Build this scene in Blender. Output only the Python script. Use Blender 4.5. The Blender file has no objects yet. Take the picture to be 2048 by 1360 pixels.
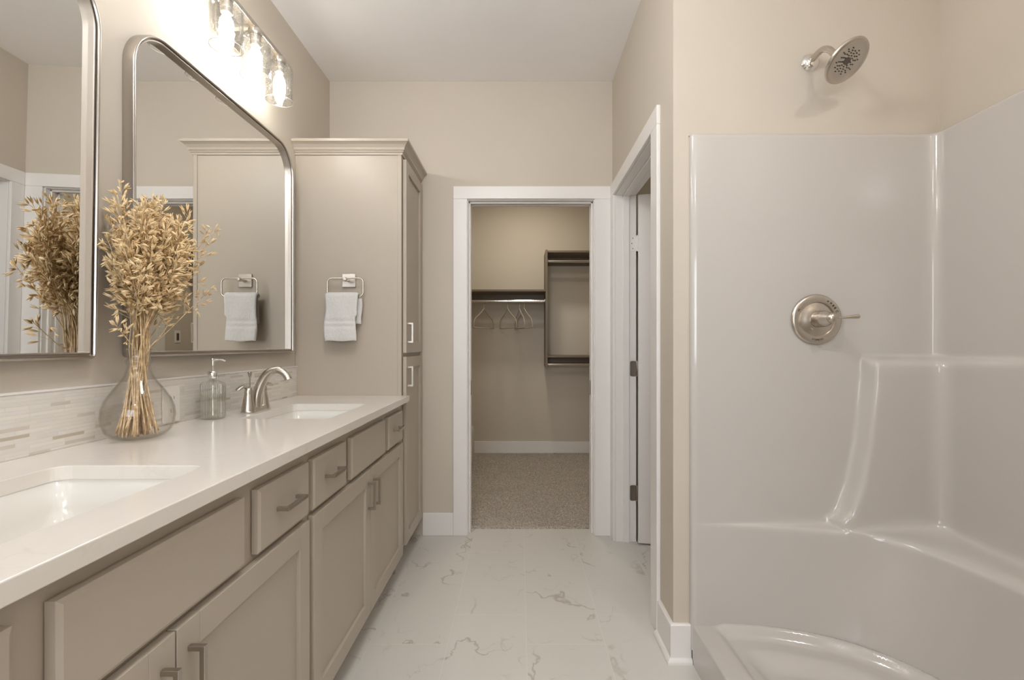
import bpy, bmesh, math, random
from mathutils import Vector, Matrix, noise as mnoise
random.seed(7)
PI = math.pi
S = bpy.context.scene
COL = S.collection

# ------------------------------------------------------------------ camera
# one point perspective: looks along +Y, focal length 950 px on a 2048 px wide frame
H = 1.148
cam = bpy.data.cameras.new('camera')
cam.sensor_width = 36.0
cam.lens = 36.0 * 950.0 / 2048.0
cam.shift_x = -(1040 - 1024) / 2048.0
cam.shift_y = (690 - 680) / 2048.0
cam.clip_start = 0.02
camo = bpy.data.objects.new('camera', cam)
camo.location = (0, 0, H)
camo.rotation_euler = (PI / 2, 0, 0)
COL.objects.link(camo)
S.camera = camo

# ------------------------------------------------------------------ view, world, lights
S.view_settings.view_transform = 'Standard'
S.view_settings.look = 'None'
S.view_settings.gamma = 1.0
S.view_settings.use_curve_mapping = False
S.view_settings.exposure = 0.50
S.cycles.use_denoising = True
S.cycles.max_bounces = 10
S.cycles.diffuse_bounces = 5
S.cycles.glossy_bounces = 5
S.cycles.transmission_bounces = 8
S.cycles.transparent_max_bounces = 24
S.cycles.sample_clamp_indirect = 6.0
S.cycles.caustics_reflective = False
S.cycles.caustics_refractive = False

W = bpy.data.worlds.new('world')
W.use_nodes = True
S.world = W
bg = W.node_tree.nodes['Background']
sky = W.node_tree.nodes.new('ShaderNodeTexSky')
sky.sky_type = 'HOSEK_WILKIE'
sky.sun_direction = (0.3, -0.5, 0.8)
W.node_tree.links.new(sky.outputs[0], bg.inputs[0])
bg.inputs[1].default_value = 1.0


def area(name, loc, rot, size, power, color, sizey=None, shape='RECTANGLE', spread=PI):
    l = bpy.data.lights.new(name, 'AREA')
    l.shape = shape
    l.size = size
    if sizey: l.size_y = sizey
    l.energy = power
    l.color = color
    l.spread = spread
    o = bpy.data.objects.new(name, l)
    o.location = loc
    o.rotation_euler = rot
    COL.objects.link(o)
    return o


WARM = (1.0, 0.93, 0.78)
NEUT = (1.0, 0.99, 0.97)
DAY = (0.86, 0.92, 1.0)
# daylight through the window in the wall behind the camera
area('window_daylight', (-0.3, -1.72, 1.55), (PI / 2, 0, 0), 1.5, 32, DAY, 1.2)
# recessed ceiling lamps of the bathroom, the shower, the closet and the toilet room
area('shower_lamp', (1.07, 0.25, 2.715), (0, 0, 0), 0.08, 5.0, NEUT, shape='DISK')
area('closet_lamp', (0.05, 4.25, 2.715), (0, 0, 0), 0.16, 6.2, WARM, shape='DISK')
area('closet_lamp_near', (0.05, 3.45, 2.715), (0, 0, 0), 0.16, 3.0, WARM, shape='DISK')
area('toilet_room_lamp', (1.4, 2.2, 2.715), (0, 0, 0), 0.16, 1.6, WARM, shape='DISK')
BULB_STRENGTH = 58.0
FILL_STRENGTH = 1.0

# ------------------------------------------------------------------ materials
def mat(name, color=(0.5, 0.5, 0.5), rough=0.5, metal=0.0, spec=0.5, coat=0.0):
    m = bpy.data.materials.new(name)
    m.use_nodes = True
    b = m.node_tree.nodes['Principled BSDF']
    b.inputs['Base Color'].default_value = (*color, 1)
    b.inputs['Roughness'].default_value = rough
    b.inputs['Metallic'].default_value = metal
    b.inputs['Specular IOR Level'].default_value = spec
    b.inputs['Coat Weight'].default_value = coat
    return m


class N:
    """small node helper"""
    def __init__(s, m):
        s.t = m.node_tree; s.n = s.t.nodes; s.b = s.n.get('Principled BSDF')
    def new(s, typ, **kw):
        n = s.n.new(typ)
        for k, v in kw.items(): setattr(n, k, v)
        return n
    def put(s, n, i, v):
        if isinstance(v, bpy.types.NodeSocket): s.t.links.new(v, n.inputs[i])
        elif v is not None: n.inputs[i].default_value = v
    def obj(s): return s.new('ShaderNodeTexCoord').outputs['Object']
    def pos(s): return s.new('ShaderNodeNewGeometry').outputs['Position']
    def math(s, op, a, b=None, c=None, clamp=False):
        n = s.new('ShaderNodeMath', operation=op, use_clamp=clamp)
        s.put(n, 0, a); s.put(n, 1, b); s.put(n, 2, c)
        return n.outputs[0]
    def noise(s, vec, scale, detail=2, rough=0.5, dist=0.0):
        n = s.new('ShaderNodeTexNoise')
        s.put(n, 'Vector', vec); n.inputs['Scale'].default_value = scale
        n.inputs['Detail'].default_value = detail; n.inputs['Roughness'].default_value = rough
        n.inputs['Distortion'].default_value = dist
        return n.outputs[0]
    def rng(s, v, a, b, c=0.0, d=1.0):
        n = s.new('ShaderNodeMapRange'); n.clamp = True
        s.put(n, 0, v); s.put(n, 1, a); s.put(n, 2, b); s.put(n, 3, c); s.put(n, 4, d)
        return n.outputs[0]
    def mix(s, f, a, b):
        n = s.new('ShaderNodeMix', data_type='RGBA')
        s.put(n, 0, f); s.put(n, 6, a if not isinstance(a, tuple) else (*a, 1)); s.put(n, 7, b if not isinstance(b, tuple) else (*b, 1))
        return n.outputs[2]
    def bump(s, h, strength, dist=0.01, normal=None):
        n = s.new('ShaderNodeBump'); n.inputs['Strength'].default_value = strength
        n.inputs['Distance'].default_value = dist; s.put(n, 'Height', h)
        if normal: s.put(n, 'Normal', normal)
        return n.outputs[0]
    def sep(s, v):
        n = s.new('ShaderNodeSeparateXYZ'); s.put(n, 0, v); return n.outputs
    def comb(s, x, y, z):
        n = s.new('ShaderNodeCombineXYZ'); s.put(n, 0, x); s.put(n, 1, y); s.put(n, 2, z); return n.outputs[0]
    def vadd(s, a, b):
        n = s.new('ShaderNodeVectorMath', operation='ADD'); s.put(n, 0, a); s.put(n, 1, b); return n.outputs[0]
    def vmul(s, a, k):
        n = s.new('ShaderNodeVectorMath', operation='MULTIPLY'); s.put(n, 0, a); n.inputs[1].default_value = k; return n.outputs[0]


def paint(name, color, rough, spec=0.35, bump=0.05, scale=350, var=0.03):
    m = mat(name, color, rough, spec=spec); k = N(m)
    p = k.pos()
    f = k.noise(p, 3.0, 3)
    dark = tuple(c * (1 - var) for c in color); light = tuple(min(1, c * (1 + var)) for c in color)
    k.put(k.b, 'Base Color', k.mix(f, dark, light))
    k.put(k.b, 'Normal', k.bump(k.noise(p, scale, 2), bump, 0.002))
    return m


M = {}
M['wall'] = paint('wall_paint', (0.600, 0.538, 0.458), 0.75, 0.25, 0.12)
M['closet_wall'] = M['wall']
M['ceiling'] = paint('ceiling_paint', (0.90, 0.875, 0.865), 0.9, 0.2, 0.1)
M['trim'] = paint('trim_paint', (0.83, 0.80, 0.775), 0.35, 0.5, 0.02, 120, 0.01)
M['cabinet'] = paint('cabinet_paint', (0.460, 0.400, 0.328), 0.36, 0.45, 0.03, 200, 0.015)
M['nickel'] = mat('brushed_nickel', (0.60, 0.55, 0.49), 0.27, 1.0)
M['nickel_pull'] = mat('satin_nickel', (0.46, 0.42, 0.37), 0.30, 1.0)
M['chrome'] = mat('chrome', (0.85, 0.84, 0.82), 0.08, 1.0)
M['frame'] = mat('pewter_metal', (0.50, 0.46, 0.42), 0.30, 1.0)
M['mirror'] = mat('mirror_silver', (0.90, 0.90, 0.88), 0.0, 1.0)
M['dark'] = mat('dark_gap', (0.03, 0.028, 0.025), 0.6)
M['engrave'] = mat('engraving', (0.13, 0.11, 0.10), 0.5, 0.6)
M['gel'] = mat('shower_gelcoat', (0.555, 0.522, 0.487), 0.12, spec=0.5, coat=0.25)
M['ceramic'] = mat('sink_ceramic', (0.76, 0.73, 0.68), 0.10, spec=0.5)
M['white_plastic'] = mat('white_plastic', (0.80, 0.77, 0.73), 0.3)
M['rubber'] = mat('nozzle_rubber', (0.06, 0.05, 0.045), 0.6)
M['hinge'] = mat('hinge_metal', (0.34, 0.30, 0.26), 0.35, 1.0)
M['shelf'] = mat('closet_laminate', (0.19, 0.15, 0.105), 0.5)
M['rod'] = mat('closet_rod_chrome', (0.80, 0.78, 0.75), 0.15, 1.0)
M['hanger'] = mat('velvet_beige', (0.44, 0.37, 0.29), 0.9)
M['oat'] = None

# metal brushing

m = mat('oat_straw', (0.62, 0.46, 0.26), 0.6); k = N(m); p = k.pos()
k.put(k.b, 'Base Color', k.mix(k.rng(k.noise(p, 45, 2), 0.35, 0.65), (0.62, 0.43, 0.215), (0.92, 0.73, 0.45)))
k.put(k.b, 'Normal', k.bump(k.noise(p, 900, 2), 0.3, 0.001)); M['oat'] = m
m = mat('oat_stalk', (0.6, 0.42, 0.22), 0.55); k = N(m); p = k.pos()
k.put(k.b, 'Base Color', k.mix(k.rng(k.noise(p, 70, 3), 0.42, 0.62), (0.74, 0.56, 0.33), (0.48, 0.32, 0.16))); M['stalk'] = m

# terry cloth
m = mat('terry_cloth', (0.86, 0.835, 0.80), 0.95, spec=0.1); k = N(m); p = k.pos()
k.put(k.b, 'Normal', k.bump(k.noise(p, 520, 4, 0.7), 0.9, 0.004)); k.b.inputs['Sheen Weight'].default_value = 0.3; M['towel'] = m
m = mat('boucle', (0.66, 0.60, 0.53), 0.95, spec=0.1); k = N(m); p = k.pos()
k.put(k.b, 'Normal', k.bump(k.noise(p, 160, 4, 0.7), 1.0, 0.006)); M['boucle'] = m

# carpet
m = mat('carpet', (0.2, 0.165, 0.13), 1.0, spec=0.05); k = N(m); p = k.pos()
f1 = k.noise(p, 120, 3, 0.8); f2 = k.noise(p, 5, 4, 0.6)
c = k.mix(k.rng(f1, 0.36, 0.64), (0.28, 0.235, 0.19), (0.90, 0.79, 0.68))
c = k.mix(k.rng(f2, 0.3, 0.7, 0.0, 0.45), c, k.mix(0.5, c, (0.36, 0.30, 0.24)))
k.put(k.b, 'Base Color', c); k.put(k.b, 'Normal', k.bump(f1, 1.0, 0.012)); k.b.inputs['Sheen Weight'].default_value = 0.2; M['carpet'] = m


def vein(k, p, scale, width, seed=0.0, gate=(0.45, 0.6), detail=4):
    q = k.vadd(p, (seed, seed * 1.7, seed * 0.3))
    w = k.noise(q, scale * 3.0, 4, 0.6)
    q2 = k.vadd(q, k.comb(k.math('MULTIPLY', w, 0.42 / scale), k.math('MULTIPLY', w, -0.30 / scale), 0.0))
    n = k.noise(q2, scale, detail, 0.55)
    d = k.math('ABSOLUTE', k.math('SUBTRACT', n, 0.5))
    v = k.rng(d, 0.0, width, 1.0, 0.0)
    g = k.rng(k.noise(k.vadd(q, (9.1, 3.3, 0.0)), scale * 0.9, 2), gate[0], gate[1])
    return k.math('MULTIPLY', v, g)


# floor tile 12 x 24 in, third-offset, with grey brown veins
m = mat('marble_tile', (0.7, 0.67, 0.63), 0.22); k = N(m); p = k.pos(); s_ = k.sep(p)
u = k.math('SUBTRACT', s_[1], 2.634 - 0.611 * 20); v = k.math('ADD', s_[0], 0.277 + 0.302 * 9)
br = k.new('ShaderNodeTexBrick', offset=0.327, offset_frequency=2, squash=1.0)
k.put(br, 'Vector', k.comb(u, v, 0.0))
br.inputs['Scale'].default_value = 1.0; br.inputs['Brick Width'].default_value = 0.611; br.inputs['Row Height'].default_value = 0.302
br.inputs['Mortar Size'].default_value = 0.0016; br.inputs['Mortar Smooth'].default_value = 0.1; br.inputs['Bias'].default_value = 0.0
br.inputs['Color1'].default_value = (0, 0, 0, 1); br.inputs['Color2'].default_value = (1, 1, 1, 1); br.inputs['Mortar'].default_value = (0.5, 0.5, 0.5, 1)
tid = k.sep(br.outputs['Color'])[0]
off = k.comb(k.math('MULTIPLY', tid, 37.0), k.math('MULTIPLY', tid, 91.0), 0.0)
q = k.vadd(k.vmul(p, (1.0, 0.75, 1.0)), off)
v1 = vein(k, q, 2.7, 0.011, 0.0, (0.46, 0.57), 3)
v2 = vein(k, q, 5.2, 0.010, 5.0, (0.52, 0.62), 2)
cloud = k.noise(q, 2.2, 4)
base = k.mix(k.rng(cloud, 0.3, 0.75), (0.635, 0.61, 0.57), (0.65, 0.625, 0.585))
base = k.mix(k.math('MULTIPLY', v2, 0.5), base, (0.43, 0.38, 0.34))
base = k.mix(k.math('MULTIPLY', v1, 0.8), base, (0.37, 0.32, 0.28))
base = k.mix(br.outputs['Fac'], base, (0.70, 0.66, 0.60))
k.put(k.b, 'Base Color', base)
k.put(k.b, 'Normal', k.bump(k.math('SUBTRACT', 1.0, br.outputs['Fac']), 0.25, 0.001))
k.b.inputs['Roughness'].default_value = 0.32; M['tile'] = m

# quartz worktop
m = mat('quartz', (0.74, 0.69, 0.62), 0.16); k = N(m); p = k.pos()
v1 = vein(k, p, 1.7, 0.010, 2.3, (0.46, 0.60)); v2 = vein(k, p, 4.2, 0.012, 8.0, (0.52, 0.66))
base = k.mix(k.noise(p, 5, 4), (0.75, 0.70, 0.64), (0.81, 0.765, 0.71))
base = k.mix(k.math('MULTIPLY', v2, 0.16), base, (0.50, 0.42, 0.34))
base = k.mix(k.math('MULTIPLY', v1, 0.32), base, (0.44, 0.36, 0.28))
k.put(k.b, 'Base Color', base); M['quartz'] = m

# linear mosaic backsplash
m = mat('linear_mosaic', (0.7, 0.66, 0.6), 0.3); k = N(m); p = k.pos(); s_ = k.sep(p)
cells = []
for wdt, seed in ((0.085, 0.0),):
    br = k.new('ShaderNodeTexBrick', offset=0.37, offset_frequency=3, squash=0.6, squash_frequency=4)
    k.put(br, 'Vector', k.comb(k.math('ADD', s_[1], seed), k.math('SUBTRACT', s_[2], 0.888), 0.0))
    br.inputs['Scale'].default_value = 1.0; br.inputs['Brick Width'].default_value = wdt; br.inputs['Row Height'].default_value = 0.0092
    br.inputs['Mortar Size'].default_value = 0.0008; br.inputs['Mortar Smooth'].default_value = 0.2; br.inputs['Bias'].default_value = 0.0
    br.inputs['Color1'].default_value = (0, 0, 0, 1); br.inputs['Color2'].default_value = (1, 1, 1, 1)
    cells.append(br)
a = cells[0]; tid = k.sep(a.outputs['Color'])[0]
cr = k.new('ShaderNodeValToRGB'); cr.color_ramp.interpolation = 'CONSTANT'
stops = [(0.0, (0.62, 0.565, 0.50)), (0.08, (0.74, 0.70, 0.64)), (0.35, (0.71, 0.68, 0.63)), (0.55, (0.76, 0.72, 0.66)), (0.78, (0.725, 0.69, 0.65)), (0.96, (0.50, 0.44, 0.345))]
while len(cr.color_ramp.elements) < len(stops): cr.color_ramp.elements.new(0.5)
for e, (pp, cc) in zip(cr.color_ramp.elements, stops): e.position = pp; e.color = (*cc, 1)
k.put(cr, 0, tid)
k.put(k.b, 'Base Color', k.mix(a.outputs['Fac'], cr.outputs[0], (0.74, 0.70, 0.64)))
k.put(k.b, 'Roughness', k.rng(tid, 0.2, 0.8, 0.12, 0.5))
k.put(k.b, 'Normal', k.bump(k.math('SUBTRACT', k.math('MULTIPLY', tid, 0.5), k.math('MULTIPLY', a.outputs['Fac'], 1.5)), 0.5, 0.0015)); M['mosaic'] = m


def glass(name, tint=(1, 1, 1), edge=(0.75, 0.73, 0.66), f0=0.05, seeds=False, rib=0, gl=1.0):
    m = bpy.data.materials.new(name); m.use_nodes = True
    k = N(m); nt = m.node_tree
    for n in list(nt.nodes): nt.nodes.remove(n)
    out = nt.nodes.new('ShaderNodeOutputMaterial')
    tr = nt.nodes.new('ShaderNodeBsdfTransparent'); tr2 = nt.nodes.new('ShaderNodeBsdfTransparent'); tr2.inputs[0].default_value = (0.45, 0.44, 0.42, 1); gs = nt.nodes.new('ShaderNodeBsdfGlossy')
    gs.inputs['Roughness'].default_value = 0.02; gs.inputs['Color'].default_value = (gl, gl, gl, 1)
    lw = nt.nodes.new('ShaderNodeLayerWeight'); lw.inputs['Blend'].default_value = 0.5
    facing = lw.outputs['Facing']
    k.put(tr, 'Color', k.mix(k.math('POWER', facing, 3.0), tint, edge))
    fac = k.math('ADD', f0, k.math('MULTIPLY', k.math('POWER', facing, 4.0), 0.6), clamp=True)
    mx = nt.nodes.new('ShaderNodeMixShader'); k.put(mx, 0, fac); k.put(mx, 1, tr.outputs[0]); k.put(mx, 2, gs.outputs[0])
    res = mx.outputs[0]
    if seeds:
        vo = nt.nodes.new('ShaderNodeTexVoronoi'); vo.inputs['Scale'].default_value = 150
        k.put(vo, 'Vector', k.vadd(k.pos(), k.vmul(k.comb(k.noise(k.pos(), 60), k.noise(k.vadd(k.pos(), (3., 1., 2.)), 60), 0.0), (0.01, 0.01, 0.01))))
        d = vo.outputs['Distance']
        g = k.rng(k.noise(k.pos(), 45, 2), 0.42, 0.55)
        ring = k.math('MULTIPLY', k.rng(d, 0.16, 0.36, 1.0, 0.0), g)
        df = nt.nodes.new('ShaderNodeBsdfDiffuse'); df.inputs[0].default_value = (0.95, 0.95, 0.95, 1)
        tl = nt.nodes.new('ShaderNodeBsdfTranslucent'); tl.inputs[0].default_value = (0.9, 0.9, 0.9, 1)
        ad = nt.nodes.new('ShaderNodeMixShader'); ad.inputs[0].default_value = 0.5; k.put(ad, 1, df.outputs[0]); k.put(ad, 2, tl.outputs[0])
        m2 = nt.nodes.new('ShaderNodeMixShader'); k.put(m2, 0, k.math('MULTIPLY', ring, 0.10)); k.put(m2, 1, res); k.put(m2, 2, ad.outputs[0])
        m3 = nt.nodes.new('ShaderNodeMixShader'); k.put(m3, 0, k.math('MULTIPLY', ring, 0.75)); k.put(m3, 1, m2.outputs[0]); k.put(m3, 2, tr2.outputs[0]); res = m3.outputs[0]
        k.put(gs, 'Normal', k.bump(ring, 0.6, 0.002))
    if rib:
        s = k.sep(k.obj()); ang = k.math('ARCTAN2', s[1], s[0])
        w = k.math('SINE', k.math('MULTIPLY', ang, float(rib)))
        b = k.bump(w, 0.9, 0.0015); k.put(gs, 'Normal', b); k.put(lw, 'Normal', b)
    nt.links.new(res, out.inputs[0])
    return m


M['vase_glass'] = glass('vase_glass', (0.985, 0.98, 0.975), (0.66, 0.63, 0.56), 0.022)
M['bottle_glass'] = glass('ribbed_bottle_glass', (0.94, 0.94, 0.925), (0.42, 0.40, 0.34), 0.13, rib=36)
M['shade_glass'] = glass('seeded_glass', (0.97, 0.97, 0.96), (0.50, 0.48, 0.45), 0.05, seeds=True)
M['soap'] = glass('clear_liquid', (0.97, 0.965, 0.95), (0.85, 0.83, 0.78), 0.01)

def emit(name, color, strength):
    m = bpy.data.materials.new(name); m.use_nodes = True
    nt = m.node_tree; nt.nodes.remove(nt.nodes['Principled BSDF'])
    e = nt.nodes.new('ShaderNodeEmission'); e.inputs[0].default_value = (*color, 1); e.inputs[1].default_value = strength
    nt.links.new(e.outputs[0], nt.nodes['Material Output'].inputs[0]); return m
M['bulb'] = emit('lit_bulb', (1.0, 0.985, 0.95), BULB_STRENGTH)
M['globe'] = [emit('fill_globe_glow', (0.97, 0.99, 1.0), FILL_STRENGTH * g) for g in (38, 15)]  # glow of the two added fill globes, near one stronger

# ------------------------------------------------------------------ mesh helpers
def bx(bm, x0, x1, y0, y1, z0, z1):
    vs = [bm.verts.new((x, y, z)) for x in (x0, x1) for y in (y0, y1) for z in (z0, z1)]
    for f in ((0, 1, 3, 2), (4, 6, 7, 5), (0, 4, 5, 1), (2, 3, 7, 6), (0, 2, 6, 4), (1, 5, 7, 3)):
        bm.faces.new([vs[i] for i in f])


def NB(): return bmesh.new()


def obj(name, bm, m, parent=None, smooth=False, bevel=0.0, seg=2, angle=35):
    bmesh.ops.recalc_face_normals(bm, faces=bm.faces[:])
    me = bpy.data.meshes.new(name); bm.to_mesh(me); bm.free()
    o = bpy.data.objects.new(name, me); COL.objects.link(o)
    if m: me.materials.append(m)
    if smooth:
        for p in me.polygons: p.use_smooth = True
    if bevel:
        b = o.modifiers.new('bevel', 'BEVEL'); b.width = bevel; b.segments = seg; b.limit_method = 'ANGLE'; b.angle_limit = math.radians(angle)
        b.harden_normals = False
    if smooth == 'auto':
        me.set_sharp_from_angle(angle=math.radians(40))
    if parent: o.parent = parent
    return o


def thing(name, label, cat, loc=(0, 0, 0), rot=(0, 0, 0), group=None):
    o = bpy.data.objects.new(name, None); o.empty_display_size = 0.05; COL.objects.link(o)
    o.location = loc; o.rotation_euler = rot
    return tag(o, label, cat, group)


def tag(o, label, cat, group=None):
    o['label'] = label; o['category'] = cat
    if group: o['group'] = group
    return o


def struct(name, bm, m, parent=None, **kw):
    o = obj(name, bm, m, parent, **kw)
    if not parent: o['kind'] = 'structure'
    return o


def lathe(bm, prof, n=48, center=(0, 0, 0), axis='Z', cap0=False, cap1=False, M4=None):
    rings = []
    for r, z in prof:
        ring = []
        for i in range(n):
            a = 2 * PI * i / n
            p = Vector((r * math.cos(a), r * math.sin(a), z))
            if M4 is not None: p = M4 @ p
            ring.append(bm.verts.new(p + Vector(center)))
        rings.append(ring)
    for a, b in zip(rings, rings[1:]):
        for i in range(n):
            bm.faces.new((a[i], a[(i + 1) % n], b[(i + 1) % n], b[i]))
    if cap0: bm.faces.new(rings[0][::-1])
    if cap1: bm.faces.new(rings[-1])
    return rings


def sweep(bm, pts, radii, n=10, flat=1.0, closed=False, cap=True, up=Vector((0, 0, 1)), flats=None):
    pts = [Vector(p) for p in pts]
    if not hasattr(radii, '__len__'): radii = [radii] * len(pts)
    rings = []; L = len(pts)
    t0 = (pts[1] - pts[0]).normalized()
    nrm = up - up.dot(t0) * t0
    if nrm.length < 1e-3:
        nrm = Vector((1, 0, 0)) - t0.x * t0
    nrm.normalize()
    for i in range(L):
        if closed: t = (pts[(i + 1) % L] - pts[i - 1]).normalized()
        else: t = (pts[min(i + 1, L - 1)] - pts[max(i - 1, 0)]).normalized()
        nrm = (nrm - nrm.dot(t) * t).normalized(); bn = t.cross(nrm)
        fl = flats[i] if flats else flat
        rings.append([bm.verts.new(pts[i] + radii[i] * (fl * math.cos(2 * PI * j / n) * nrm + math.sin(2 * PI * j / n) * bn)) for j in range(n)])
    pairs = list(zip(rings, rings[1:])) + ([(rings[-1], rings[0])] if closed else [])
    for a, b in pairs:
        for j in range(n):
            bm.faces.new((a[j], a[(j + 1) % n], b[(j + 1) % n], b[j]))
    if cap and not closed:
        bm.faces.new(rings[0][::-1]); bm.faces.new(rings[-1])
    return rings


def catmull(pts, per=8):
    pts = [Vector(p) for p in pts]
    P = [pts[0] * 2 - pts[1]] + pts + [pts[-1] * 2 - pts[-2]]
    out = []
    for i in range(1, len(P) - 2):
        for j in range(per):
            t = j / per; a, b, c, d = P[i - 1], P[i], P[i + 1], P[i + 2]
            out.append(0.5 * ((2 * b) + (c - a) * t + (2 * a - 5 * b + 4 * c - d) * t * t + (3 * b - a - 3 * c + d) * t ** 3))
    out.append(pts[-1]); return out


def prism(bm, poly, axis, a0, a1):
    """extrude a 2D polygon along axis ('X': (y,z), 'Y': (x,z), 'Z': (x,y))"""
    def P(p, t):
        return {'X': (t, p[0], p[1]), 'Y': (p[0], t, p[1]), 'Z': (p[0], p[1], t)}[axis]
    A = [bm.verts.new(P(p, a0)) for p in poly]; B = [bm.verts.new(P(p, a1)) for p in poly]
    n = len(poly)
    bm.faces.new(A[::-1]); bm.faces.new(B)
    for i in range(n): bm.faces.new((A[i], A[(i + 1) % n], B[(i + 1) % n], B[i]))


def rrect(cx, cy, w, h, r, n=8):
    """rounded rectangle points, r may be a 4-tuple (++, -+, --, +-)"""
    if not hasattr(r, '__len__'): r = (r,) * 4
    out = []
    for q, (sx, sy) in enumerate(((1, 1), (-1, 1), (-1, -1), (1, -1))):
        rr = r[q]
        for i in range(n + 1):
            a = PI / 2 * (q + i / n)
            out.append((cx + sx * (w / 2 - rr) + rr * math.cos(a), cy + sy * (h / 2 - rr) + rr * math.sin(a)))
    return out


# ------------------------------------------------------------------ room shell
CZ = 2.74
XL, XR, YF, YB = -1.15, 0.558, 2.87, -1.6          # left wall, right wall, far wall, wall behind
XS, YS = 1.53, 1.73                                 # shower right wall, shower far wall
b = NB(); bx(b, XL - .12, 2.4, YB - .12, 2.985, -.1, 0); struct('floor', b, M['tile'])
b = NB(); rr = random.Random(3)
nx, ny = 300, 270; V = [[b.verts.new((-1.15 + 2.40 * i / nx, 2.964 + 2.056 * (j / ny), .012 + (rr.uniform(-.006, .0045) if 0 < j else -.004))) for j in range(ny + 1)] for i in range(nx + 1)]
for i in range(nx):
    for j in range(ny): b.faces.new((V[i][j], V[i + 1][j], V[i + 1][j + 1], V[i][j + 1]))
L0 = [b.verts.new((v[0].co.x, 2.964, -.01)) for v in V]
for i in range(nx): b.faces.new((L0[i], L0[i + 1], V[i + 1][0], V[i][0]))
struct('floor_closet', b, M['carpet'], smooth=True)
b = NB(); bx(b, XL - .12, 2.4, YB - .12, YF + .12, CZ, CZ + .1); struct('ceiling', b, M['ceiling'])
b = NB(); bx(b, -1.27, 1.25, YF + .12, 5.12, CZ, CZ + .1); struct('ceiling_closet', b, M['ceiling'])
b = NB(); bx(b, XL - .12, XL, YB - .12, YF + .12, 0, CZ); struct('wall_left', b, M['wall'])
# far wall with the closet opening
OX0, OX1, OZ = -0.312, 0.444, 2.022
JT = .018
b = NB(); bx(b, XL, OX0 - JT, YF, YF + .12, 0, CZ); bx(b, OX1 + JT, XR + .12, YF, YF + .12, 0, CZ); bx(b, OX0 - JT, OX1 + JT, YF, YF + .12, OZ + JT, CZ)
bx(b, XR + .12, 2.4, YF, YF + .12, 0, CZ)
struct('wall_far', b, M['wall'])
# right wall with the toilet room doorway
DY0, DY1 = 1.978, 2.772
b = NB(); bx(b, XR, XR + .12, YS, DY0 - JT, 0, CZ); bx(b, XR, XR + .12, DY1 + JT, YF, 0, CZ); bx(b, XR, XR + .12, DY0 - JT, DY1 + JT, OZ + JT, CZ)
struct('wall_right', b, M['wall'])
b = NB(); bx(b, XR + .12, 2.4, YS, YS + .12, 0, CZ); struct('wall_shower_far', b, M['wall'])
b = NB(); bx(b, XS, XS + .12, .06, YS, 0, CZ); struct('wall_shower_right', b, M['wall'])
b = NB(); bx(b, XR, XS + .12, -.06, .06, 0, CZ); struct('wall_shower_near', b, M['wall'])
b = NB(); bx(b, XR, XR + .12, YB, -.06, 0, CZ); struct('wall_right_near', b, M['wall'])
# wall behind the camera with a window
b = NB(); bx(b, XL, -1.0, YB - .12, YB, 0, CZ); bx(b, .4, XR + .12, YB - .12, YB, 0, CZ); bx(b, -1.0, .4, YB - .12, YB, 0, .95); bx(b, -1.0, .4, YB - .12, YB, 2.1, CZ)
struct('wall_back', b, M['wall'])
b = NB()
for (x0, x1, z0, z1) in ((-1.0, -.95, .95, 2.1), (.35, .4, .95, 2.1), (-.95, .35, .95, 1.0), (-.95, .35, 2.05, 2.1), (-.32, -.28, 1.0, 2.05)):
    bx(b, x0, x1, YB - .09, YB - .05, z0, z1)
struct('window_1', b, M['trim'])
# toilet room
b = NB(); bx(b, 2.28, 2.4, YS + .12, YF, 0, CZ); struct('wall_toilet_room', b, M['wall'])
# closet walls
CXL, CXR, CYB = -1.15, 1.12, 5.0
b = NB(); bx(b, CXL - .12, CXL, YF + .12, CYB, 0, CZ); struct('wall_closet_left', b, M['closet_wall'])
b = NB(); bx(b, CXR, CXR + .12, YF + .12, CYB, 0, CZ); struct('wall_closet_right', b, M['closet_wall'])
b = NB(); bx(b, CXL - .12, CXR + .12, CYB, CYB + .12, 0, CZ); struct('wall_closet_back', b, M['closet_wall'])

# baseboards
BH = .137
def base(name, segs, shoe=None):
    b = NB()
    for s in segs: bx(b, *s)
    struct(name, b, M['trim'], bevel=.003)
b = NB(); bx(b, -.586, -.402, YF - .014, YF, 0, BH); struct('baseboard_far', b, M['trim'], bevel=.003)
b = NB(); bx(b, CXL, CXR, CYB - .014, CYB, .012, .135); struct('baseboard_closet', b, M['trim'], bevel=.003)
b = NB(); bx(b, CXR - .014, CXR, YF + .12, 3.5, .012, .135); bx(b, CXR - .014, CXR, 4.52, CYB - .014, .012, .135); struct('baseboard_closet_right', b, M['trim'], bevel=.003)
# right wall baseboard wraps the outside corner to the shower, with shoe moulding
pl = [(XR, 1.885), (XR, YS), (.6195, YS)]
def wrap(bm, off, prof):
    """sweep a (offset, z) profile around the outside corner"""
    P = []
    for (o, z) in prof:
        oo = off + o
        P.append([(XR - oo, 1.885, z), (XR - oo, YS - oo, z), (.6195, YS - oo, z)])
    V = [[bm.verts.new(p) for p in r] for r in P]
    n = len(V)
    for i in range(n):
        a, c = V[i], V[(i + 1) % n]
        for j in range(2): bm.faces.new((a[j], a[j + 1], c[j + 1], c[j]))
    bm.faces.new([r[0] for r in V]); bm.faces.new([r[2] for r in V][::-1])
b = NB(); wrap(b, 0, [(0, 0), (.014, 0), (.014, BH - .004), (.010, BH), (0, BH)]); struct('baseboard_right', b, M['trim'])
b = NB(); wrap(b, .0145, [(0, 0.0), (.014, 0.0), (.014, .008), (.010, .015), (.004, .019), (0, .020)]); struct('trim_1', b, M['trim'])

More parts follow.
